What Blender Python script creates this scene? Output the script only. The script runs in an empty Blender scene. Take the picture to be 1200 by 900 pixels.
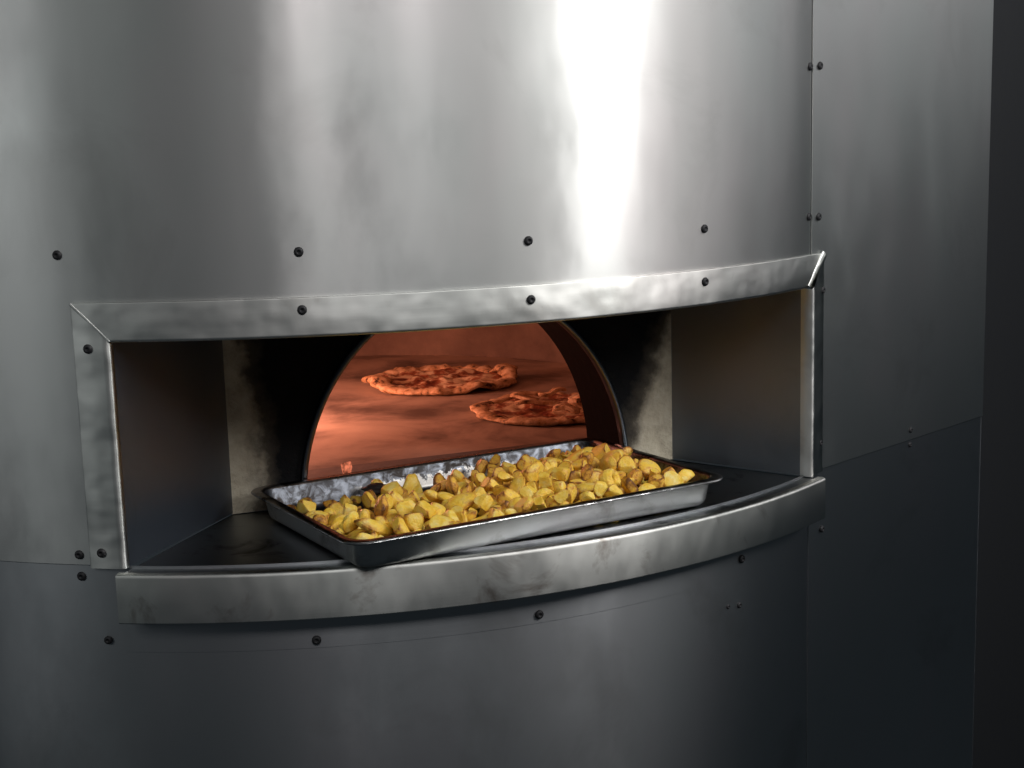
import bpy, bmesh, math, random
from mathutils import Vector, Matrix, noise
scene = bpy.context.scene
col = scene.collection
PI = math.pi
R = math.radians

# ------------------------------------------------------------------ camera
CAM = Vector((.33257, -2.57441, 1.48678))
FW = Vector((0, .98578166, -.16803132))
RT = Vector((.99960102, -.0047461, -.02784375))
UP = Vector((.02824535, .16796428, .98538835))
cam = bpy.data.objects.new('camera', bpy.data.cameras.new('camera'))
col.objects.link(cam)
m = Matrix((RT, UP, -FW)).transposed().to_4x4()
m.translation = CAM
cam.matrix_world = m
cam.data.sensor_width = 36
cam.data.lens = 1718.05 / 1200 * 36
cam.data.clip_start = .02
cam.data.clip_end = 100
scene.camera = cam

# ------------------------------------------------------------------ light
w = bpy.data.worlds.new('World')
scene.world = w
w.use_nodes = True
bg = w.node_tree.nodes['Background']
bg.inputs[0].default_value = (.70, .87, 1.0, 1)
bg.inputs[1].default_value = .025

def area(name, loc, target, sx, sy, power, colour):
    l = bpy.data.lights.new(name, 'AREA')
    l.shape = 'RECTANGLE'
    l.size, l.size_y = sx, sy
    l.energy = power
    l.color = colour
    o = bpy.data.objects.new(name, l)
    col.objects.link(o)
    o.location = loc
    o.rotation_euler = (Vector(target) - Vector(loc)).to_track_quat('-Z', 'Y').to_euler()
    return o

area('kitchen_and_fill_lamp', (1.92, -1.52, 2.32), (.40, -.88, 1.2), .36, 1.0, 28, (1, .985, .975))
area('kitchen_and_fill_lamp', (1.10, -2.60, 2.60), (.2, -.9, 1.2), .05, .6, 2.4, (1, .96, .97))
area('kitchen_and_fill_lamp', (.36, -2.85, 2.60), (.1, -.9, 1.2), .05, .6, 4.6, (1, .96, .96))
area('kitchen_and_fill_lamp', (.85, -2.75, 2.66), (.3, -.9, 1.2), 1.25, .5, 9.5, (1, .985, .99))
area('kitchen_and_fill_lamp', (-1.55, -2.45, 2.62), (-.1, -.9, 1.2), 1.6, .6, 2.8, (.97, 1, .98))
area('kitchen_and_fill_lamp', (2.9, -.1, 2.35), (1.0, -.3, 1.2), 1.2, .8, 5, (.97, .98, 1))
area('kitchen_and_fill_lamp', (-1.75, -2.20, 1.75), (.5, -.6, 1.15), .8, .5, 2.8, (.95, .99, 1))  # added fill to brighten the right jamb, no known lamp stands here

vs = scene.view_settings
vs.view_transform = 'Standard'
vs.look = 'None'
vs.exposure = .12
vs.gamma = 1
vs.use_curve_mapping = False

# ------------------------------------------------------------------ helpers
R0 = .9308
TH0 = R(22.6)
N0 = Vector((math.sin(TH0), -math.cos(TH0), 0))
T0 = Vector((math.cos(TH0), math.sin(TH0), 0))
THS = R(53.6)
PS = Vector((R0 * math.sin(THS), -R0 * math.cos(THS), 0))
DS = Vector((math.cos(R(45.4)), math.sin(R(45.4)), 0))

def ld(lat, dep, z):                         # niche frame: sideways, outwards, up
    v = T0 * lat + N0 * dep
    return Vector((v.x, v.y, z))

def rad(th):                                 # plan radius of the cladding
    if th <= THS:
        return R0
    d = Vector((math.sin(th), -math.cos(th), 0))
    den = d.x * DS.y - d.y * DS.x
    return (PS.x * DS.y - PS.y * DS.x) / den

def pol(th, off, z):
    r = rad(th) + off
    return Vector((r * math.sin(th), -r * math.cos(th), z))

def ray(px, py):
    return FW + RT * ((px - 600) / 1718.05) - UP * ((py - 450) / 1718.05)

def hit(px, py, off=0):                      # the cladding point seen at a pixel
    v = ray(px, py)
    t = 1.2
    while t < 3.6:
        p = CAM + v * t
        th = math.atan2(p.x, -p.y)
        if math.hypot(p.x, p.y) <= rad(th) + off:
            return th, p.z
        t += .0008
    return None

def link(name, me, mat, parent=None, smooth=True):
    o = bpy.data.objects.new(name, me)
    col.objects.link(o)
    if mat:
        me.materials.clear()
        me.materials.append(mat)
    if parent:
        o.parent = parent
    if smooth:
        for p in me.polygons:
            p.use_smooth = True
    return o

def mesh(name, verts, faces):
    me = bpy.data.meshes.new(name)
    me.from_pydata([tuple(v) for v in verts], [], faces)
    me.update()
    return me

def grid(name, fn, nu, nv, mat, parent=None, thick=0, flip=False, closed_u=False, smooth=True, skip=None, edge=None):
    vs_, fs = [], []
    for j in range(nv + 1):
        for i in range(nu + (0 if closed_u else 1)):
            vs_.append(fn(i / nu, j / nv))
    n = nu if closed_u else nu + 1
    for j in range(nv):
        for i in range(nu):
            a, b = j * n + i, j * n + (i + 1) % n
            c, d = b + n, a + n
            if skip and skip(i, j):
                continue
            fs.append((a, d, c, b) if flip else (a, b, c, d))
    me = mesh(name, vs_, fs)
    bm = bmesh.new()
    bm.from_mesh(me)
    loose = [v for v in bm.verts if not v.link_faces]
    bmesh.ops.delete(bm, geom=loose, context='VERTS')
    bm.to_mesh(me)
    bm.free()
    o = link(name, me, mat, parent, smooth)
    if thick:
        s = o.modifiers.new('thickness', 'SOLIDIFY')
        s.thickness = thick
        s.offset = -1
        edge = edge or 30
    if edge:
        e = o.modifiers.new('sharp', 'EDGE_SPLIT')
        e.split_angle = R(edge)
    return o

def thing(name, label, cat, loc=(0, 0, 0), group=None):
    o = bpy.data.objects.new(name, None)
    col.objects.link(o)
    o.empty_display_size = .05
    o.location = loc
    o['label'] = label
    o['category'] = cat
    if group:
        o['group'] = group
    return o

def tag(o, label, cat, group=None):
    o['label'] = label
    o['category'] = cat
    if group:
        o['group'] = group
    return o

# ------------------------------------------------------------------ materials
class NT:
    def __init__(s, name):
        s.m = bpy.data.materials.new(name)
        s.m.use_nodes = True
        s.t = s.m.node_tree
        s.b = s.t.nodes['Principled BSDF']
        s.out = s.t.nodes['Material Output']
    def n(s, typ, **kw):
        nd = s.t.nodes.new(typ)
        for k, v in kw.items():
            setattr(nd, k, v)
        return nd
    def l(s, a, b):
        s.t.links.new(a, b)
    def coord(s, scale=(1, 1, 1), kind='Object'):
        c = s.n('ShaderNodeTexCoord')
        mp = s.n('ShaderNodeMapping')
        mp.inputs['Scale'].default_value = scale
        s.l(c.outputs[kind], mp.inputs[0])
        return mp.outputs[0]
    def noise(s, scale, vec=None, detail=4, rough=.55, dist=0):
        nd = s.n('ShaderNodeTexNoise')
        nd.inputs['Scale'].default_value = scale
        nd.inputs['Detail'].default_value = detail
        nd.inputs['Roughness'].default_value = rough
        nd.inputs['Distortion'].default_value = dist
        if vec is not None:
            s.l(vec, nd.inputs['Vector'])
        return nd.outputs[0]
    def ramp(s, fac, stops):
        r = s.n('ShaderNodeValToRGB')
        e = r.color_ramp.elements
        while len(e) < len(stops):
            e.new(.5)
        for el, (p, c) in zip(e, stops):
            el.position = p
            el.color = (*c, 1) if len(c) == 3 else c
        s.l(fac, r.inputs[0])
        return r.outputs[0]
    def val(s, fac, a, b, lo=0, hi=1):
        mr = s.n('ShaderNodeMapRange')
        for i, v in zip((1, 2, 3, 4), (a, b, lo, hi)):
            mr.inputs[i].default_value = v
        s.l(fac, mr.inputs[0])
        return mr.outputs[0]
    def math(s, op, a, b=None):
        nd = s.n('ShaderNodeMath', operation=op)
        for i, v in enumerate((a, b)):
            if v is None:
                continue
            if isinstance(v, (int, float)):
                nd.inputs[i].default_value = v
            else:
                s.l(v, nd.inputs[i])
        return nd.outputs[0]
    def mix(s, fac, a, b):
        nd = s.n('ShaderNodeMix', data_type='RGBA')
        for k, v in ((0, fac), (6, a), (7, b)):
            if isinstance(v, (int, float)):
                nd.inputs[k].default_value = v
            elif isinstance(v, tuple):
                nd.inputs[k].default_value = (*v, 1)
            else:
                s.l(v, nd.inputs[k])
        return nd.outputs[2]
    def bump(s, h, strength, dist=.002, prev=None):
        b = s.n('ShaderNodeBump')
        b.inputs['Strength'].default_value = strength
        b.inputs['Distance'].default_value = dist
        s.l(h, b.inputs['Height'])
        if prev is not None:
            s.l(prev, b.inputs['Normal'])
        return b.outputs[0]

def steel(name, base=(.60, .60, .585), rough=.365, aniso=.95, dent=.14, dentscale=(10, 10, 1.0), smudge=.05, stain=0, staincol=(.06, .05, .045), wide=.62, stainscale=16, widerough=.57, film=0):
    t = NT(name)
    b = t.b
    v = t.coord()
    n1 = t.noise(3.5, v, 5)
    col_ = t.mix(t.val(n1, .3, .75), tuple(c * .90 for c in base), base)
    tint = t.noise(2.2, t.coord((1.6, 1.6, .7)), 3)
    col_ = t.mix(t.val(tint, .35, .65, 0, .6), col_, (base[0] * .93, base[1] * .98, base[2] * .97))
    tint2 = t.noise(2.9, t.coord((1.3, 1.3, .6)), 3)
    col_ = t.mix(t.val(tint2, .48, .68, 0, .6), col_, (base[0] * 1.03, base[1] * .96, base[2] * .98))
    if stain:
        ns = t.noise(stainscale, v, 6, .62, .6)
        col_ = t.mix(t.val(ns, .56, .70, 0, stain), col_, staincol)
    nr = t.noise(11, t.coord((1, 1, .5)), 6, .6)
    rr = t.val(nr, .3, .7, rough - smudge, rough + smudge)
    tg = t.n('ShaderNodeTangent', direction_type='RADIAL', axis='Z')
    h = t.noise(1, t.coord(dentscale), 2, .45)
    bp = t.bump(h, dent, .006)
    # brushing that runs round the oven
    br = t.noise(1, t.coord((14, 14, 900)), 3, .6)
    bp = t.bump(br, .05, .0006, bp)
    t.l(bp, b.inputs['Normal'])
    # a sharp brushed lobe and a hazier one of worn, greasy steel
    lobes = []
    for ro, an in ((rr, aniso * .58), (widerough, aniso * .27)):
        g = t.n('ShaderNodeBsdfAnisotropic', distribution='BECKMANN')
        if isinstance(ro, float):
            g.inputs['Roughness'].default_value = ro
        else:
            t.l(ro, g.inputs['Roughness'])
        g.inputs['Anisotropy'].default_value = an
        t.l(tg.outputs[0], g.inputs['Tangent'])
        t.l(col_, g.inputs['Color'])
        t.l(bp, g.inputs['Normal'])
        lobes.append(g)
    ms = t.n('ShaderNodeMixShader')
    ms.inputs[0].default_value = wide
    t.l(lobes[0].outputs[0], ms.inputs[1])
    t.l(lobes[1].outputs[0], ms.inputs[2])
    t.l(ms.outputs[0], t.out.inputs[0])
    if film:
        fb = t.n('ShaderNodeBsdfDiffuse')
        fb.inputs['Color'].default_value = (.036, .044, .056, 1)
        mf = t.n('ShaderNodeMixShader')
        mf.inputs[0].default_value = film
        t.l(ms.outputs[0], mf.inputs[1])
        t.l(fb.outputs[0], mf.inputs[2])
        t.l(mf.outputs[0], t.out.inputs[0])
    t.t.nodes.remove(b)
    return t.m

M = {}
M['clad'] = steel('brushed steel cladding', smudge=.075, stain=.35, staincol=(.40, .395, .38), stainscale=4.5)
M['clad_low'] = steel('darkened steel cladding', (.46, .47, .485), dent=.08, smudge=.04, stain=.4, staincol=(.30, .30, .30), stainscale=5)  # slightly darker sheet; base lowered further for light fading towards the floor
M['flange'] = steel('ground steel flange', (.68, .68, .65), .46, .6, .85, (13, 13, 17), .10, .4, (.36, .34, .31), stainscale=11)
M['ledge'] = steel('stained steel ledge', (.62, .62, .59), .46, .8, .55, (13, 13, 9), .08, .85, (.20, .165, .14), stainscale=11)
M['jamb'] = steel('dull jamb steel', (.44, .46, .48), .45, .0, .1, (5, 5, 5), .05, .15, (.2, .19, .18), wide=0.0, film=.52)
M['hearth'] = steel('burnt hearth steel', (.38, .39, .40), .40, 0, .15, (8, 8, 8), .08, .65, (.04, .036, .033), wide=.35)

def simple(name, c, rough, metal=0, bump=0, scale=60):
    t = NT(name)
    t.b.inputs['Base Color'].default_value = (*c, 1)
    t.b.inputs['Roughness'].default_value = rough
    t.b.inputs['Metallic'].default_value = metal
    if bump:
        t.l(t.bump(t.noise(scale, t.coord(), 5), bump, .003), t.b.inputs['Normal'])
    return t.m

M['screw'] = simple('blackened screw', (.016, .016, .018), .6, .3)
M['dark'] = simple('dark painted wall', (.007, .008, .010), .7, 0, .2, 30)
M['soot'] = simple('thick soot', (.004, .004, .0045), .9, 0, .6, 45)
M['soot'].node_tree.nodes['Principled BSDF'].inputs['Specular IOR Level'].default_value = .04
M['rim'] = steel('sooty arch steel', (.20, .21, .23), .36, 0, .1, (9, 9, 9), .06, .5, (.03, .03, .03), wide=0)

# refractory face with soot
t = NT('sooty refractory')
v = t.coord()
sep = t.n('ShaderNodeSeparateXYZ')
t.l(v, sep.inputs[0])
n1 = t.noise(28, v, 8, .65)
n2 = t.noise(7, v, 4)
stone = t.ramp(n1, [(.25, (.24, .21, .16)), (.5, (.42, .375, .285)), (.72, (.56, .51, .41))])
stone = t.mix(t.val(n2, .42, .68, 0, .45), stone, (.22, .185, .14))
x, h = sep.outputs[0], sep.outputs[2]
wob = t.math('MULTIPLY', t.math('SUBTRACT', t.noise(13, v, 7, .62), .5), .10)
xl = t.math('ADD', x, wob)
left = t.val(t.math('SUBTRACT', xl, t.math('MULTIPLY', h, -.05)), -.272, -.230)
rb = t.math('SUBTRACT', xl, t.math('ADD', .268, t.math('MULTIPLY', h, .40)))
right = t.val(rb, .026, -.02)
soot = t.math('MULTIPLY', left, right)
stone = t.mix(t.val(soot, 0, .5), stone, (.10, .085, .065))
t.l(t.mix(t.val(soot, .25, 1), stone, (.010, .010, .011)), t.b.inputs['Base Color'])
t.b.inputs['Roughness'].default_value = .85
t.b.inputs['Specular IOR Level'].default_value = .1
t.l(t.bump(n1, .9, .010), t.b.inputs['Normal'])
M['stone'] = t.m

t = NT('baked oven brick')
v = t.coord()
n1 = t.noise(6, v, 7, .6)
c = t.ramp(n1, [(.3, (.09, .065, .05)), (.5, (.18, .135, .105)), (.7, (.26, .20, .155))])
t.l(c, t.b.inputs['Base Color'])
t.b.inputs['Roughness'].default_value = .85
t.l(t.bump(t.noise(22, v, 7, .6), .5, .012), t.b.inputs['Normal'])
M['brick'] = t.m

t = NT('oven floor stone')
v = t.coord()
n1 = t.noise(5, v, 7, .6, .4)
c = t.ramp(n1, [(.36, (.12, .095, .08)), (.54, (.42, .345, .28)), (.7, (.54, .46, .37))])
t.l(c, t.b.inputs['Base Color'])
t.b.inputs['Roughness'].default_value = .6
t.l(t.bump(t.noise(40, v, 6, .6), .25, .004), t.b.inputs['Normal'])
M['floor'] = t.m
M['dark_stone'] = simple('dark threshold stone', (.13, .115, .105), .8, 0, .5, 40)  # one even tone, darker than the chamber floor

# ------------------------------------------------------------------ oven
oven = thing('pizza_oven', 'large round pizza oven clad in brushed stainless steel, its arched mouth glowing orange', 'oven')
Z_LT, Z_LB, Z_SEAM, Z_ST, Z_SB = 1.3118, 1.2663, 1.0035, 1.0, .9411
THL, THR = R(-7.5), R(52.7)       # opening
TLO, TRO = R(-10.2), R(55.3)      # outer edge of flanges
Z_TOP, Z_BOT = 1.95, 0.0
END_TH, _ = hit(1151, 450)

# upper cladding round the opening
def clad_fn(t0, t1, z0, z1, off):
    return lambda u, v: pol(t0 + (t1 - t0) * u, off, z0 + (z1 - z0) * v)

def sheet(name, t0, t1, z0, z1, off, mat, nu, nv, thick=.0015, hole=None):
    us = [t0 + (t1 - t0) * i / nu for i in range(nu + 1)]
    zs = [z0 + (z1 - z0) * j / nv for j in range(nv + 1)]
    if hole:
        h0, h1, hz = hole
        us = sorted([u for u in us if abs(u - h0) > .004 and abs(u - h1) > .004] + [h0, h1])
        zs = sorted([z for z in zs if abs(z - hz) > .004] + [hz])
    vs_, fs = [], []
    for z in zs:
        for u in us:
            vs_.append(pol(u, off, z))
    n = len(us)
    for j in range(len(zs) - 1):
        for i in range(n - 1):
            if hole:
                um, zm = (us[i] + us[i + 1]) / 2, (zs[j] + zs[j + 1]) / 2
                if h0 < um < h1 and zm < hz:
                    continue
            a = j * n + i
            fs.append((a, a + 1, a + 1 + n, a + n))
    o = link(name, mesh(name, vs_, fs), mat, oven)
    bm = bmesh.new()
    bm.from_mesh(o.data)
    bmesh.ops.delete(bm, geom=[v for v in bm.verts if not v.link_faces], context='VERTS')
    bm.to_mesh(o.data)
    bm.free()
    s = o.modifiers.new('thickness', 'SOLIDIFY')
    s.thickness = thick
    s.offset = -1
    e = o.modifiers.new('sharp', 'EDGE_SPLIT')
    e.split_angle = R(30)
    return o

up = sheet('upper_cladding', R(-115), THS, Z_SEAM, Z_TOP, 0, M['clad'], 150, 24, hole=(THL + R(-.4), THS - 1e-4, Z_LB + .005))
up['label'] = 'bright brushed steel sheet curving above the opening'
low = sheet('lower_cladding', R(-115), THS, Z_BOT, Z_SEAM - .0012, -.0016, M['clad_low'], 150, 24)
low['label'] = 'darker steel sheet below the ledge'
sheet('side_panel', THS + .0006, END_TH, Z_SEAM, Z_TOP, .0018, M['clad'], 30, 24)['label'] = 'flat steel panel right of the vertical seam'
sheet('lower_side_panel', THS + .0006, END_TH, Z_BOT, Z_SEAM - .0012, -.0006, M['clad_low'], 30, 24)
# folded return of the side panel
E0 = pol(END_TH, 0, 0)
back = Vector((-DS.y, DS.x, 0))
def ret(u, v):
    p = E0 + back * (.12 * u) + DS * .0012
    return Vector((p.x, p.y, Z_BOT + (Z_TOP - Z_BOT) * v))
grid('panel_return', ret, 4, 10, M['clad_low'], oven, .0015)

# arc length sampled profile sweep, profile = [(offset, z)], theta limits per profile point
def round_profile(pts, rads, seg=5):
    out = []
    for k, p in enumerate(pts):
        p = Vector(p)
        r = rads[k]
        if k in (0, len(pts) - 1) or r == 0:
            out.append(p)
            continue
        a = (Vector(pts[k - 1]) - p).normalized()
        b = (Vector(pts[k + 1]) - p).normalized()
        s, e = p + a * r, p + b * r
        for q in range(seg + 1):
            f = q / seg
            out.append(s * (1 - f) ** 2 + p * 2 * f * (1 - f) + e * f * f)
    return out

def sweep(name, prof, lim, n, mat, caps=True, thick=0, flip=False):
    vs_, fs = [], []
    k = len(prof)
    for i in range(n + 1):
        for q, (o_, z) in enumerate(prof):
            t0, t1 = lim(o_, z)
            vs_.append(pol(t0 + (t1 - t0) * i / n, o_, z))
    for i in range(n):
        for q in range(k - 1):
            a = i * k + q
            f = (a, a + 1, a + k + 1, a + k)
            fs.append(f if not flip else f[::-1])
    if caps:
        fs.append(tuple(range(k)))
        fs.append(tuple(range(n * k, n * k + k))[::-1])
    o = link(name, mesh(name, vs_, fs), mat, oven)
    bm = bmesh.new()
    bm.from_mesh(o.data)
    bmesh.ops.recalc_face_normals(bm, faces=bm.faces)
    bm.to_mesh(o.data)
    bm.free()
    e = o.modifiers.new('sharp', 'EDGE_SPLIT')
    e.split_angle = R(35)
    return o

# lintel flange with mitred ends and rolled lower edge
random.seed(3)
WL, WR = -.302, .361             # back wall sides
DW = .615                        # back wall depth
def mitre(o_, z):
    f = min(1, max(0, (z - Z_LB) / (Z_LT - Z_LB)))
    return THL + (TLO - THL) * f + .0015, THR + (TRO - THR) * f - .0015
lp = round_profile([(-.03, Z_LB), (.0045, Z_LB), (.0038, Z_LT), (.0004, Z_LT)], [0, .004, .0012, 0])
lin = sweep('lintel_flange', lp, mitre, 90, M['flange'], caps=False)
lin['label'] = 'bright steel strip with rippled finish along the top of the opening'

def soffit(u, v):
    th = THL + (THR - THL) * u
    a = pol(th, -.029, Z_LB + .0002)
    b = ld(WL + (WR - WL) * u, DW, Z_LB + .0002)
    return a.lerp(b, v)
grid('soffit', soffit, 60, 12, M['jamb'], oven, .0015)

# jamb flanges: rows down the height, profile across
def jamb_flange(side):
    ti, to = (THL, TLO) if side < 0 else (THR, TRO)
    prof = round_profile([(0, -.03), (0, .0045), (1, .0038), (1, .0004)], [0, .0, .0, 0])
    vs_, fs = [], []
    rows = 40
    # across: t from inner (0) to outer (1), offset
    acr = [(0., -.007), (0., -.004), (.0, .0015), (.03, .0036), (.09, .0048), (.2, .005), (.5, .0046), (.96, .0042), (1., .0036), (1., .0004)]
    k = len(acr)
    for i in range(rows + 1):
        for a, o_ in acr:
            ztop = Z_LB + (Z_LT - Z_LB) * a - .0008
            z = Z_SEAM - .003 + (ztop - Z_SEAM + .003) * i / rows
            vs_.append(pol(ti + (to - ti) * a, o_ + (.008 * (1 - a) if side > 0 and o_ > 0 else 0), z))
    for i in range(rows):
        for q in range(k - 1):
            a = i * k + q
            f = (a, a + 1, a + k + 1, a + k)
            fs.append(f if side < 0 else f[::-1])
    o = link('jamb_flange', mesh('jamb_flange', vs_, fs), M['flange'], oven)
    bm = bmesh.new(); bm.from_mesh(o.data); bmesh.ops.recalc_face_normals(bm, faces=bm.faces); bm.to_mesh(o.data); bm.free()
    e = o.modifiers.new('sharp', 'EDGE_SPLIT'); e.split_angle = R(50)
    # jamb cheek
    def cheek(u, v):
        z = Z_ST + .001 + (Z_LB - Z_ST - .001) * v
        return pol(ti, -.006, z).lerp(ld(WL if side < 0 else WR, DW, z), u)
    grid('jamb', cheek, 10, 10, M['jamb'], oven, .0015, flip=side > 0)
jamb_flange(-1)
jamb_flange(1)

# ground weld strips along the mitred corners
def weld(a, b, r, n_):
    vs_, fs = [], []
    ax = (b - a).normalized()
    sd = ax.cross(n_).normalized()
    for i in range(13):
        c = a.lerp(b, i / 12)
        k = r * (1 + .18 * noise.noise(c * 90))
        for q in range(9):
            f = PI * q / 8
            vs_.append(c + sd * (k * math.cos(f)) + n_ * (k * .38 * math.sin(f)))
    for i in range(12):
        for q in range(8):
            w_ = i * 9 + q
            fs.append((w_, w_ + 1, w_ + 10, w_ + 9))
    me = mesh('mitre_weld', vs_, fs)
    bm = bmesh.new(); bm.from_mesh(me); bmesh.ops.recalc_face_normals(bm, faces=bm.faces); bm.to_mesh(me); bm.free()
    link('mitre_weld', me, M['flange'], oven)
weld(pol(THL, .0042, Z_LB + .001), pol(TLO, .0042, Z_LT - .001), .0016, pol(THL, 0, 0).normalized())
weld(pol(THR + R(.15), .0040, Z_LB + .001), pol(TRO, .0040, Z_LT - .001), .0060, pol(R(40), 0, 0).normalized())

# ledge: rolled front band and hearth plate
LT0, LT1 = R(-7.75), R(53.3)
LR = .0273
fp = round_profile([(LR - .011, Z_ST), (LR, Z_ST), (LR, Z_SB), (-.004, Z_SB)], [0, .0045, .002, 0])
led = sweep('ledge_front', fp, lambda o_, z: (LT0, LT1), 90, M['ledge'], caps=True)
led['label'] = 'stained bowed steel front of the ledge below the opening'
def hearth(u, v):
    th = LT0 + R(.3) + (LT1 - LT0 - R(.6)) * u
    a = pol(th, LR - .0095, Z_ST - .0012)
    b = ld(WL + (WR - WL) * u, DW - .004, Z_ST - .0012)
    return a.lerp(b, v)
grid('hearth_plate', hearth, 60, 16, M['hearth'], oven, .002)
# flange below the ledge
sweep('ledge_flange', [(-.0014, .8975), (-.0010, .8975), (-.0010, Z_SB - .001), (-.0014, Z_SB - .001)], lambda o_, z: (R(-8.1), R(53.5)), 90, M['clad_low'], caps=True)

# arched refractory face and tunnel
AC, AW, AH = .037, .2435, .276
DT = .49
def arch(a, k=1.0):
    return AC - AW * k * math.cos(a), AH * k * math.sin(a)
na = 48
face_o = bpy.data.objects
vs_, fs = [], []
box = (WL - .06, WR + .06, -.02, .40)
for i in range(na + 1):
    a = PI * i / na
    x_, h_ = arch(a)
    # ray from arch centre to the box
    dx, dh = x_ - AC, max(h_, 0)
    L_ = []
    if dx < -1e-6: L_.append((box[0] - AC) / dx)
    if dx > 1e-6: L_.append((box[1] - AC) / dx)
    if dh > 1e-6: L_.append(box[3] / dh)
    s_ = min(L_)
    for q in range(7):
        f = q / 6
        kk = 1 + (s_ - 1) * f
        vs_.append((AC + dx * kk, 0, h_ * kk))
    vs_.append((x_, DW - DT, h_))       # tunnel inner end
n7 = 8
tf = []
for i in range(na):
    for q in range(6):
        a = i * n7 + q
        fs.append((a, a + n7, a + n7 + 1, a + 1))
    a = i * n7
    tf.append((a, a + 7, a + 7 + n7, a + n7))
# inner back face of the mouth block
base = len(vs_)
for i in range(na + 1):
    a = PI * i / na
    x_, h_ = arch(a)
    vs_.append((AC + (x_ - AC) * 1.9, DW - DT, h_ * 1.7))
for i in range(na):
    tf.append((i * n7 + 7, base + i, base + i + 1, (i + 1) * n7 + 7))
o = link('mouth_block', mesh('mouth_block', vs_, fs), M['stone'], oven)
e = o.modifiers.new('sharp', 'EDGE_SPLIT'); e.split_angle = R(40)
rotf = Matrix((T0, -N0, Vector((0, 0, 1)))).transposed().to_4x4()
rotf.translation = ld(0, DW, Z_ST)
o.matrix_local = rotf
o['label'] = 'beige refractory face blackened by soot round the arch'
me = mesh('arch_tunnel', vs_, tf)
bm = bmesh.new(); bm.from_mesh(me)
bmesh.ops.delete(bm, geom=[q for q in bm.verts if not q.link_faces], context='VERTS')
bm.to_mesh(me); bm.free()
o = link('arch_tunnel', me, M['soot'], oven)
e = o.modifiers.new('sharp', 'EDGE_SPLIT'); e.split_angle = R(40)
o.matrix_local = rotf
# steel arch rim
vs_, fs = [], []
pr = [(.985, .004), (.985, -.007), (.992, -.010), (1.012, -.010), (1.018, -.006), (1.018, .002)]
for i in range(61):
    a = PI * i / 60
    for k_, y_ in pr:
        x_, h_ = arch(a, k_)
        vs_.append((x_, y_, h_))
for i in range(60):
    for q in range(5):
        a = i * 6 + q
        fs.append((a, a + 1, a + 7, a + 6))
o = link('arch_rim', mesh('arch_rim', vs_, fs), M['rim'], oven)
o.matrix_local = rotf

# vaulted chamber
DC, RC, HC = -.09, .63, .46
def dome(u, v):
    a = 2 * PI * u
    e_ = PI / 2 * v
    r = RC * math.cos(e_)
    p = ld(r * math.sin(a) + .03, DC + r * math.cos(a), Z_ST - .01 + HC * math.sin(e_))
    return p
def skip_dome(i, j):
    a = 2 * PI * (i + .5) / 96
    e_ = PI / 2 * (j + .5) / 28
    r = RC * math.cos(e_)
    x_, d_, h_ = r * math.sin(a) + .03, DC + r * math.cos(a), HC * math.sin(e_)
    return d_ > .1 and ((x_ - AC) / (AW * 1.12)) ** 2 + (h_ / (AH * 1.1)) ** 2 < 1
grid('dome', dome, 96, 28, M['brick'], oven, 0, closed_u=True, flip=True, skip=skip_dome)
def fl(u, v):
    a = 2 * PI * u
    return ld(.03 + (RC + .01) * v * math.sin(a), DC + (RC + .01) * v * math.cos(a), Z_ST - .0005)
grid('oven_floor', fl, 64, 14, M['floor'], oven, 0, closed_u=True)
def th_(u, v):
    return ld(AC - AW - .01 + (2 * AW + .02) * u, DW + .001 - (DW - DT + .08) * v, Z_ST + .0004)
grid('threshold_stone', th_, 8, 4, M['dark_stone'], oven, 0)

# screws
def screw_mesh():
    vs_, fs = [], []
    n = 14
    prof = [(.0056, 0), (.0056, .0008), (.0050, .0022), (.0036, .0032), (.0020, .0034), (.0017, .0020)]
    for r, z in prof:
        for i in range(n):
            a = 2 * PI * i / n
            vs_.append((r * math.cos(a), r * math.sin(a), z))
    vs_.append((0, 0, .0019))
    for j in range(len(prof) - 1):
        for i in range(n):
            fs.append((j * n + i, j * n + (i + 1) % n, (j + 1) * n + (i + 1) % n, (j + 1) * n + i))
    j = len(prof) - 1
    for i in range(n):
        fs.append((j * n + i, j * n + (i + 1) % n, len(vs_) - 1))
    return mesh('screw', vs_, fs)
SM = screw_mesh()
first = True
for px, py, off, sc in [(67, 299, .0, 1), (350, 295, .0, 1), (619, 282, .0, 1), (825, 268, .0, 1),
        (949, 78, .0, 1), (960.5, 77, .0018, 1), (947.5, 254, .0, 1), (959, 254, .0018, 1),
        (354, 363, .0041, 1), (622, 351, .0041, 1), (826, 330, .0041, 1), (103, 409, .0046, 1), (964, 340, .0046, .9),
        (961, 519, .0046, .8), (93, 650, .0, 1), (119, 648, .0046, 1), (96, 675, -.0016, 1),
        (127, 750, .0, .9), (371, 750, .0, 1), (632, 720, .0, 1), (869, 655, .0, 1), (963, 620, .0, .9),
        (1067, 504, .0018, .8), (1066, 521, -.0006, .8), (866, 709, -.0016, .8), (853, 711, -.0016, .6)]:
    th, z = hit(px, py, off)
    o = link('screw', SM, M['screw'] if first else None, oven)
    first = False
    p = pol(th, off - .0002, z)
    nrm = Vector((math.sin(th), -math.cos(th), 0)) if th <= THS else Vector((DS.y, -DS.x, 0))
    q = nrm.to_track_quat('Z', 'Y')
    o.matrix_local = Matrix.Translation(p) @ q.to_matrix().to_4x4() @ Matrix.Scale(sc, 4)

# fire inside, out of sight behind the left cheek
fl_ = bpy.data.lights.new('wood_fire', 'POINT')
fl_.shadow_soft_size = .07
fl_.energy = 11.5
fl_.color = (1, .345, .22)
fo = bpy.data.objects.new('wood_fire', fl_)
col.objects.link(fo)
fo.location = ld(-.21, -.05, 1.115)

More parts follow.
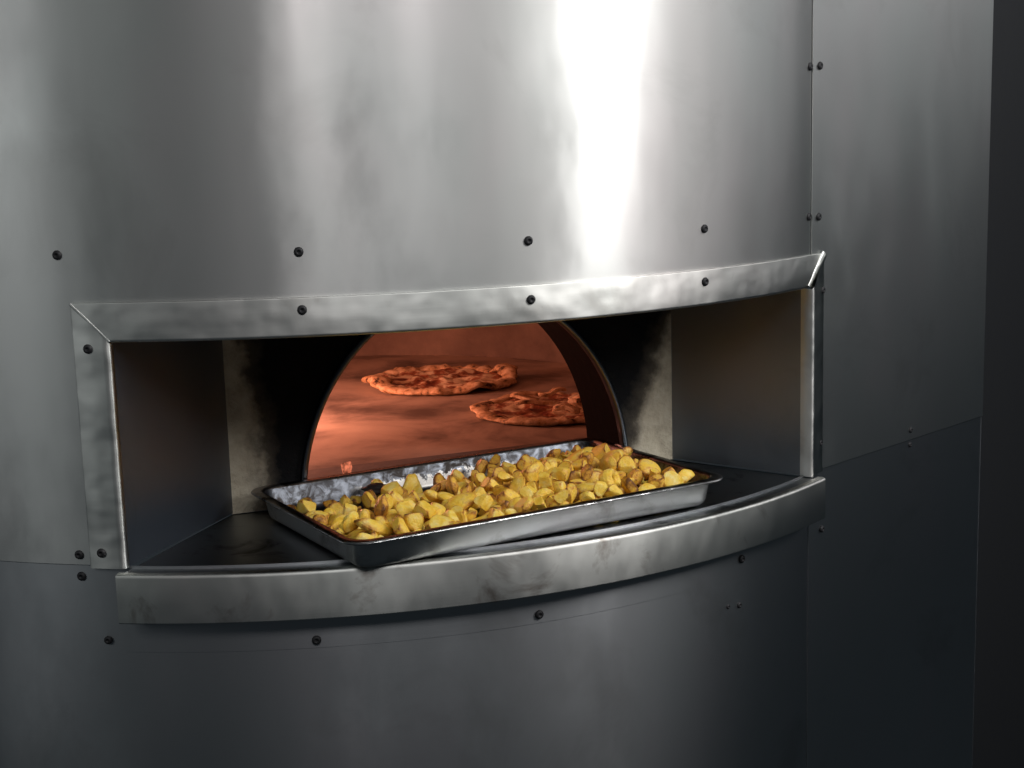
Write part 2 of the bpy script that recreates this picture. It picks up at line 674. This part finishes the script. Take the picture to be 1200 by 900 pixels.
# wall beyond the oven
def wl(u, v):
    p = E0 + back * .10 + DS * (.006 + 1.2 * u)
    return Vector((p.x, p.y, 2.2 * v))
wo = grid('wall', wl, 2, 2, M['dark'], None, .05)
wo['kind'] = 'structure'

# ------------------------------------------------------------------ tray
TA = .5304
TC = Vector((.3084, -.7253, Z_ST + .0012)) + Vector((-.0115, .0125, 0))
tray = thing('roasting_tray', 'deep rectangular stainless steel roasting tray full of potatoes on the oven ledge', 'tray', TC)
tray.rotation_euler = (0, 0, TA)
TLX, TLY, TRC = .271, .1665, .030
def rrect(inset, z, seg=8):
    hx, hy = TLX - inset, TLY - inset
    r = max(.006, TRC - inset * .55)
    out = []
    for cx, cy, a0 in ((hx - r, hy - r, 0), (-hx + r, hy - r, PI / 2), (-hx + r, -hy + r, PI), (hx - r, -hy + r, 1.5 * PI)):
        for q in range(seg + 1):
            a = a0 + PI / 2 * q / seg
            out.append((cx + r * math.cos(a), cy + r * math.sin(a), z))
    # extra points along the long sides for gentle unevenness
    return out
def loft(name, prof, mat, parent, close=False):
    vs_, fs = [], []
    for ins, z in prof:
        vs_ += rrect(ins, z * .88)
    n = len(rrect(0, 0))
    for j in range(len(prof) - 1):
        for i in range(n):
            fs.append((j * n + i, j * n + (i + 1) % n, (j + 1) * n + (i + 1) % n, (j + 1) * n + i))
    if close:
        fs.append(tuple(range((len(prof) - 1) * n, len(prof) * n)))
    me = mesh(name, vs_, fs)
    bm = bmesh.new(); bm.from_mesh(me); bmesh.ops.recalc_face_normals(bm, faces=bm.faces); bm.to_mesh(me); bm.free()
    o = link(name, me, mat, parent)
    e = o.modifiers.new('sharp', 'EDGE_SPLIT'); e.split_angle = R(48)
    return o

t = NT('greasy tray steel')
v = t.coord()
nz = t.noise(55, v, 7, .7, .8)
n2 = t.noise(9, v, 4)
sep = t.n('ShaderNodeSeparateXYZ')
t.l(v, sep.inputs[0])
grime = t.math('MULTIPLY', t.val(nz, .42, .56), t.val(n2, .32, .55, .4, 1))
c = t.mix(grime, (.12, .128, .145), (.03, .026, .024))
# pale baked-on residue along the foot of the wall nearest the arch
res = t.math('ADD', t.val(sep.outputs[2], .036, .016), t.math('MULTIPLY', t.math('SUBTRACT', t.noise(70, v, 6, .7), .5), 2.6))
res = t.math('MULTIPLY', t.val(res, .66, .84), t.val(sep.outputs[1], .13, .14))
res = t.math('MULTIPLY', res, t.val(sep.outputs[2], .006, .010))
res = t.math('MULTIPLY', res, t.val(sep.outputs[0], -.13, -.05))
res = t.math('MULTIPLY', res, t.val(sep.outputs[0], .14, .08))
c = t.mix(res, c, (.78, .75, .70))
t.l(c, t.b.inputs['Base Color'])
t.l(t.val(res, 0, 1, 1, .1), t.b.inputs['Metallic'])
t.l(t.val(nz, .3, .7, .30, .50), t.b.inputs['Roughness'])
t.l(t.bump(nz, .15, .002), t.b.inputs['Normal'])
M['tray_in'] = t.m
M['tray'] = steel('tray steel', (.52, .525, .52), .42, 0, .3, (14, 14, 14), .06, .5, (.1, .08, .06), wide=.6, widerough=.60)
M['tray_rim'] = steel('tray rim steel', (.52, .52, .52), .28, 0, .4, (30, 30, 30), .06, .95, (.02, .017, .015), wide=.15, stainscale=12)

loft('outer_pan', [(.0135, .0400), (.0145, .036), (.0185, .010), (.0205, .0045), (.0245, .0012), (.031, 0), (.12, 0)], M['tray'], tray, True)
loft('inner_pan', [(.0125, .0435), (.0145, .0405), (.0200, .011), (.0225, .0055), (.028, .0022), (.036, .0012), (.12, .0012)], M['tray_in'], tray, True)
loft('rim', [(.0140, .0395), (.0015, .0395), (.0000, .0405), (-.0004, .0420), (.0004, .0434), (.0025, .0442), (.0100, .0442), (.0126, .0434), (.0142, .0410)], M['tray_rim'], tray)

# ------------------------------------------------------------------ potatoes
t = NT('roast potato')
v = t.coord()
oi = t.n('ShaderNodeObjectInfo')
at = t.n('ShaderNodeAttribute', attribute_name='toast')
addv = t.n('ShaderNodeVectorMath', operation='ADD')
sc_ = t.n('ShaderNodeVectorMath', operation='SCALE')
t.l(oi.outputs['Location'], sc_.inputs[0]); sc_.inputs['Scale'].default_value = 97
t.l(v, addv.inputs[0]); t.l(sc_.outputs[0], addv.inputs[1])
vv = addv.outputs[0]
n1 = t.noise(1.5, vv, 5, .62)
n2 = t.noise(6, vv, 5, .65)
rnd = oi.outputs['Random']
body = t.ramp(n1, [(.3, (.82, .48, .03)), (.5, (.93, .64, .09)), (.72, (.95, .80, .32))])
oc = t.n('ShaderNodeSeparateColor')
t.l(oi.outputs['Color'], oc.inputs[0])      # object colour: red = how browned the piece is
k = t.math('ADD', t.math('MULTIPLY', at.outputs['Fac'], 1.15), t.math('MULTIPLY', t.math('SUBTRACT', n1, .5), 1.5))
k = t.math('ADD', k, t.math('MULTIPLY', t.math('SUBTRACT', n2, .5), .5))
k = t.math('ADD', k, t.math('SUBTRACT', oc.outputs[0], .5))
g1 = t.val(k, .20, .68)
g2 = t.val(k, .60, 1.05)
c = t.mix(g1, body, (.62, .28, .035))
c = t.mix(g2, c, (.17, .065, .014))
t.l(c, t.b.inputs['Base Color'])
t.l(t.val(n2, .3, .7, .32, .6), t.b.inputs['Roughness'])
t.b.inputs['Subsurface Weight'].default_value = .12
t.b.inputs['Subsurface Radius'].default_value = (.006, .003, .001)
t.b.inputs['Subsurface Scale'].default_value = 1
t.l(t.bump(n2, .45, .004), t.b.inputs['Normal'])
M['potato'] = t.m
M['char'] = simple('charred crust', (.012, .009, .008), .5, 0, .5, 200)

rng = random.Random(11)
def rvec():
    while True:
        p = Vector((rng.uniform(-1, 1), rng.uniform(-1, 1), rng.uniform(-1, 1)))
        if .1 < p.length < 1:
            return p.normalized()
def finish_potato(name, bm, smooth_it=2):
    for _ in range(smooth_it):
        bmesh.ops.smooth_vert(bm, verts=bm.verts, factor=.5, use_axis_x=True, use_axis_y=True, use_axis_z=True)
    bm.normal_update()
    me = bpy.data.meshes.new(name)
    vals = []
    for vtx in bm.verts:
        c_ = sum(((e.other_vert(vtx).co - vtx.co) for e in vtx.link_edges), Vector()) / len(vtx.link_edges)
        L_ = sum(e.calc_length() for e in vtx.link_edges) / len(vtx.link_edges)
        vals.append(max(0, min(1, -c_.dot(vtx.normal) / L_ * 2.6 - .15)))
    bm.to_mesh(me)
    bm.free()
    a = me.attributes.new('toast', 'FLOAT', 'POINT')
    a.data.foreach_set('value', vals)
    me.materials.append(M['potato'])
    return me
def chunk(name, planes, dims, dice=False):
    bm = bmesh.new()
    bmesh.ops.create_icosphere(bm, subdivisions=3, radius=1)
    pl = [(rvec(), rng.uniform(.40, .66)) for _ in range(planes)]
    if dice:
        pl = pl[:2]
        for ax in range(3):
            for sg in (1, -1):
                n_ = Vector((0, 0, 0)); n_[ax] = sg
                pl.append(((n_ + rvec() * .28).normalized(), rng.uniform(.45, .68)))
    sd = Vector((rng.uniform(0, 50), 3, 7))
    for vtx in bm.verts:
        p = vtx.co.copy()
        p *= 1 + .16 * noise.noise(p * 1.5 + sd)
        for n_, d_ in pl:
            ex = p.dot(n_) - d_
            if ex > 0:
                p -= n_ * ex
        p *= 1 + .05 * noise.noise(p * 4 + sd)
        vtx.co = Vector((p.x * dims[0], p.y * dims[1], p.z * dims[2]))
    return finish_potato(name, bm, 1)
def ring(name, R_, r_, h_):
    bm = bmesh.new()
    nu, nv = 28, 12
    sd = Vector((rng.uniform(0, 50), 1, 2))
    rows = []
    for i in range(nu):
        a = 2 * PI * i / nu
        row = []
        for j in range(nv):
            b_ = 2 * PI * j / nv
            rr = R_ + r_ * math.cos(b_)
            p = Vector((rr * math.cos(a), rr * math.sin(a) * .8, h_ * math.sin(b_)))
            p *= 1 + .14 * noise.noise(p * 70 + sd)
            row.append(bm.verts.new(p))
        rows.append(row)
    for i in range(nu):
        for j in range(nv):
            bm.faces.new((rows[i][j], rows[(i + 1) % nu][j], rows[(i + 1) % nu][(j + 1) % nv], rows[i][(j + 1) % nv]))
    return finish_potato(name, bm, 1)
chunks = [chunk('potato_chunk', rng.choice((5, 6, 7, 8)), (rng.uniform(.95, 1.25), rng.uniform(.85, 1.05), rng.uniform(.5, .85)), k_ % 3 != 0) for k_ in range(14)]
slices = [chunk('potato_slice', 4, (1.3, 1.1, .55)) for _ in range(5)]
rings = [ring('potato_ring', .68, .36, .5) for _ in range(3)]

LAB = {
 'pale': ('pale yellow', 'potato chunk', 'pale yellow potato chunks in the tray'),
 'gold': ('golden', 'toasted potato chunk', 'golden potato chunks in the tray'),
 'brown': ('well browned', 'crisp potato chunk', 'well browned potato chunks in the tray'),
 'slice': ('flat', 'potato slice', 'flat potato slices in the tray'),
 'ring': ('hollow', 'ring-shaped potato piece', 'ring-shaped potato pieces in the tray'),
}
def zone(x, y):
    if x < -.185: return 'at the tray end beside the left jamb'
    if x > .185: return 'at the tray end beside the right jamb'
    to = 'towards the left jamb' if x < 0 else 'towards the right jamb'
    if y > .075: return 'by the arch-side tray wall ' + to
    if y < -.075: return 'by the ledge-side tray wall ' + to
    return 'in the middle of the tray ' + to
placed = []
TM = Matrix.Translation(TC) @ Matrix.Rotation(TA, 4, 'Z')
def floor_z(x, y, r):
    z = .002 + r * .6
    for (px, py, pz, pr) in placed:
        d2 = (px - x) ** 2 + (py - y) ** 2
        s_ = (pr + r) * .665
        if d2 < s_ * s_:
            z = max(z, pz + math.sqrt(s_ * s_ - d2))
    return z
def target(x, y):        # the pile sags towards the back wall and the left rear corner
    h = .040 + .004 * noise.noise(Vector((x * 12, y * 12, 3)))
    h -= .014 * max(0, (y - .03) / .10)
    if x < -.05: h -= .009 * max(0, min(1, (-.05 - x) / .12)) * max(0, min(1, (y + .06) / .1))
    h += .007 * max(0, min(1, (x + .05) / .15))
    return h
def put(me, kind, x, y, z, r, rot=None, brown=None, label=None):
    o = bpy.data.objects.new('potato_' + {'slice': 'slice', 'ring': 'ring'}.get(kind, 'chunk'), me)
    col.objects.link(o)
    e = rot or (rng.uniform(0, 6.3), rng.uniform(0, 6.3), rng.uniform(0, 6.3))
    if kind == 'slice' and not rot:
        e = (rng.uniform(-.6, .6), rng.uniform(-.6, .6), rng.uniform(0, 6.3))
    from mathutils import Euler
    o.matrix_world = TM @ Matrix.Translation((x, y, z)) @ Euler(e).to_matrix().to_4x4() @ Matrix.Scale(r, 4)
    b_ = brown if brown is not None else {'pale': rng.uniform(.24, .46), 'gold': rng.uniform(.55, .76), 'brown': rng.uniform(.84, 1.1), 'slice': rng.uniform(.4, .7), 'ring': rng.uniform(.35, .5)}[kind]
    o.color = (b_, 0, 0, 1)
    if label:
        tag(o, label, 'potato')
    else:
        a_, b2, g_ = LAB[kind]
        size = 'small' if r < .0155 else 'large' if r > .0185 else 'medium'
        tag(o, '%s %s %s %s' % (size, a_, b2, zone(x, y)), 'potato', g_)
    placed.append((x, y, z, r))
    return o
BX, BY = .243, .137
# set pieces that can be singled out
put(chunks[3], 'gold', -.055, .108, .0215, .0245, (1.4, .1, .5), .30, 'tall pale potato block standing upright against the back wall of the tray')
put(chunks[5], 'gold', -.214, .098, .018, .0185, (.5, .3, 1.5), .34, 'lone potato chunk tucked into the rear left corner of the tray')
put(rings[0], 'ring', .135, -.085, .038, .0190, (1.15, .1, .6), .30, 'large pale potato ring standing on edge near the front right of the tray')
cnt = 0
fails = 0
while fails < 900 and cnt < 292:
    r = rng.choice((rng.uniform(.0115, .015), rng.uniform(.014, .019)))
    if cnt < 80: r = rng.uniform(.017, .021)
    best = None
    for _ in range(7):
        x, y = rng.uniform(-BX + r * .5, BX - r * .5), rng.uniform(-BY + r * .5, BY - r * .5)
        z = floor_z(x, y, r)
        over = z - target(x, y)
        if best is None or over < best[0]:
            best = (over, x, y, z)
    over, x, y, z = best
    if over > 0:
        fails += 1
        continue
    u_ = rng.random()
    backness = (y + .13) / .26
    if u_ < .03: kind, me = 'ring', rng.choice(rings)
    elif u_ < .17: kind, me = 'slice', rng.choice(slices)
    else:
        q_ = rng.random() + (backness - .5) * .7 + max(0, x) * 1.1
        kind = 'pale' if q_ < .36 else 'gold' if q_ < .70 else 'brown'
        me = rng.choice(chunks)
    put(me, kind, x, y, z, r)
    cnt += 1
print('potatoes', cnt)

# charred flake at the back of the tray
bm = bmesh.new()
bmesh.ops.create_icosphere(bm, subdivisions=3, radius=1)
for vtx in bm.verts:
    p = vtx.co
    k_ = 1 + .5 * noise.noise(p * 2.1 + Vector((4, 0, 0)))
    vtx.co = Vector((p.x * .019 * k_, p.y * .010 * k_, p.z * .003 * k_))
me = bpy.data.meshes.new('charred_flake'); bm.to_mesh(me); bm.free()
o = link('charred_flake', me, M['char'])
o.matrix_world = TM @ Matrix.Translation((-.112, .098, .028)) @ Matrix.Rotation(.5, 4, 'X')
tag(o, 'black charred flake lying on the potatoes by the tray back wall', 'burnt flake')

# ------------------------------------------------------------------ pizzas in the chamber
t = NT('baked crust')
v = t.coord()
n1 = t.noise(48, v, 6, .65)
c = t.ramp(n1, [(.36, (.03, .015, .01)), (.47, (.50, .32, .16)), (.65, (.80, .64, .42))])
t.l(c, t.b.inputs['Base Color'])
t.b.inputs['Roughness'].default_value = .7
t.l(t.bump(t.noise(60, v, 5), .4, .004), t.b.inputs['Normal'])
M['crust'] = t.m
t = NT('pizza topping')
v = t.coord()
n1 = t.noise(34, v, 5, .6)
c = t.ramp(n1, [(.38, (.12, .02, .01)), (.48, (.34, .12, .05)), (.58, (.80, .68, .46))])
t.l(c, t.b.inputs['Base Color'])
t.b.inputs['Roughness'].default_value = .45
t.l(t.bump(n1, .5, .006), t.b.inputs['Normal'])
M['topping'] = t.m
def pizza(x, y, r, seed, label, crust_r=.016, lift=.010):
    root = thing('pizza', label, 'pizza', (x, y, Z_ST + .0005), 'pizzas baking in the oven')
    sd = Vector((seed, 0, 0))
    def cr(u, v):
        a = 2 * PI * u; b_ = 2 * PI * v
        d = Vector((math.cos(a), math.sin(a), 0))
        q = crust_r * (1 + .5 * noise.noise(d * 2.6 + sd) + .35 * noise.noise(d * 11 + sd) + .3 * noise.noise(d * 23 + sd))
        q = max(q, crust_r * .45)
        wob = 1 + .05 * noise.noise(d * 2 + sd * 2)
        rr = r * wob - crust_r + q * 1.15 * math.cos(b_)
        hh = q * .5 + q * .5 * math.sin(b_) + lift * max(0, noise.noise(d * 1.5 + sd * 3))
        f = 1 + .06 * noise.noise(Vector((rr * d.x, rr * d.y, hh)) * 60)
        return Vector((rr * d.x * f, rr * d.y * f, hh))
    vs_, fs = [], []
    nu, nv = 90, 14
    for i in range(nu):
        for j in range(nv):
            vs_.append(cr(i / nu, j / nv))
    for i in range(nu):
        for j in range(nv):
            fs.append((i * nv + j, ((i + 1) % nu) * nv + j, ((i + 1) % nu) * nv + (j + 1) % nv, i * nv + (j + 1) % nv))
    me = mesh('crust', vs_, fs)
    bm = bmesh.new(); bm.from_mesh(me); bmesh.ops.recalc_face_normals(bm, faces=bm.faces); bm.to_mesh(me); bm.free()
    link('crust', me, M['crust'], root)
    def tp(u, v):
        a = 2 * PI * u
        rr = (r - crust_r * .8) * v
        p = Vector((rr * math.cos(a), rr * math.sin(a), 0))
        p.z = .008 + .007 * noise.noise(p * 26 + sd) + .006 * noise.noise(p * 60 + sd)
        return p
    grid('topping', tp, 48, 16, M['topping'], root, closed_u=True)
    return root
p1 = pizza(.19, .31, .150, 3.3, 'pizza with a puffed pale crust at the back of the glowing chamber', .014, .022)
p2 = pizza(.405, -.02, .140, 8.1, 'pizza with strips of topping lying beside the right wall of the arch', .011, .006)
# topping strips on the nearer pizza
def strip(parent, x, y, z, L_, W_, H_, rz, ry):
    bm = bmesh.new()
    bmesh.ops.create_cube(bm, size=1)
    bmesh.ops.subdivide_edges(bm, edges=bm.edges[:], cuts=4, use_grid_fill=True)
    for vtx in bm.verts:
        p = vtx.co.copy()
        vtx.co = Vector((p.x * L_, p.y * W_ * (1 + .3 * noise.noise(p * 3 + Vector((x * 99, 0, 0)))), p.z * H_ + .006 * noise.noise(Vector((p.x * 2.5, x * 77, 0)))))
    me = bpy.data.meshes.new('topping_strip'); bm.to_mesh(me); bm.free()
    o = link('topping_strip', me, M['crust'], parent)
    o.location = (x, y, z); o.rotation_euler = (0, ry, rz)
strip(p2, -.035, -.03, .022, .065, .012, .006, .05, .03)
strip(p2, .045, -.06, .022, .05, .020, .008, .9, .35)
strip(p2, .06, .02, .03, .055, .018, .006, .4, -.5)
strip(p2, -.05, .04, .02, .05, .02, .006, -.5, .2)
strip(p2, .02, -.085, .02, .045, .018, .008, -.3, .1)
strip(p2, .00, .06, .024, .05, .014, .006, .3, -.2)

# glowing ember at the near left of the chamber
me = chunk('ember', 5, (.9, .7, 1.3))
te = NT('glowing ember')
te.b.inputs['Base Color'].default_value = (.25, .10, .06, 1)
te.b.inputs['Roughness'].default_value = .9
te.b.inputs['Emission Color'].default_value = (1, .26, .13, 1)
te.l(te.val(te.noise(1.6, te.coord(), 4), .35, .65, .05, .85), te.b.inputs['Emission Strength'])
me.materials.clear()
me.materials.append(te.m)
o = bpy.data.objects.new('ember', me)
col.objects.link(o)
o.matrix_world = Matrix.Translation(ld(-.105, .475, Z_ST + .0125)) @ Matrix.Scale(.0115, 4)
tag(o, 'small glowing orange ember on the stone threshold behind the tray', 'ember')
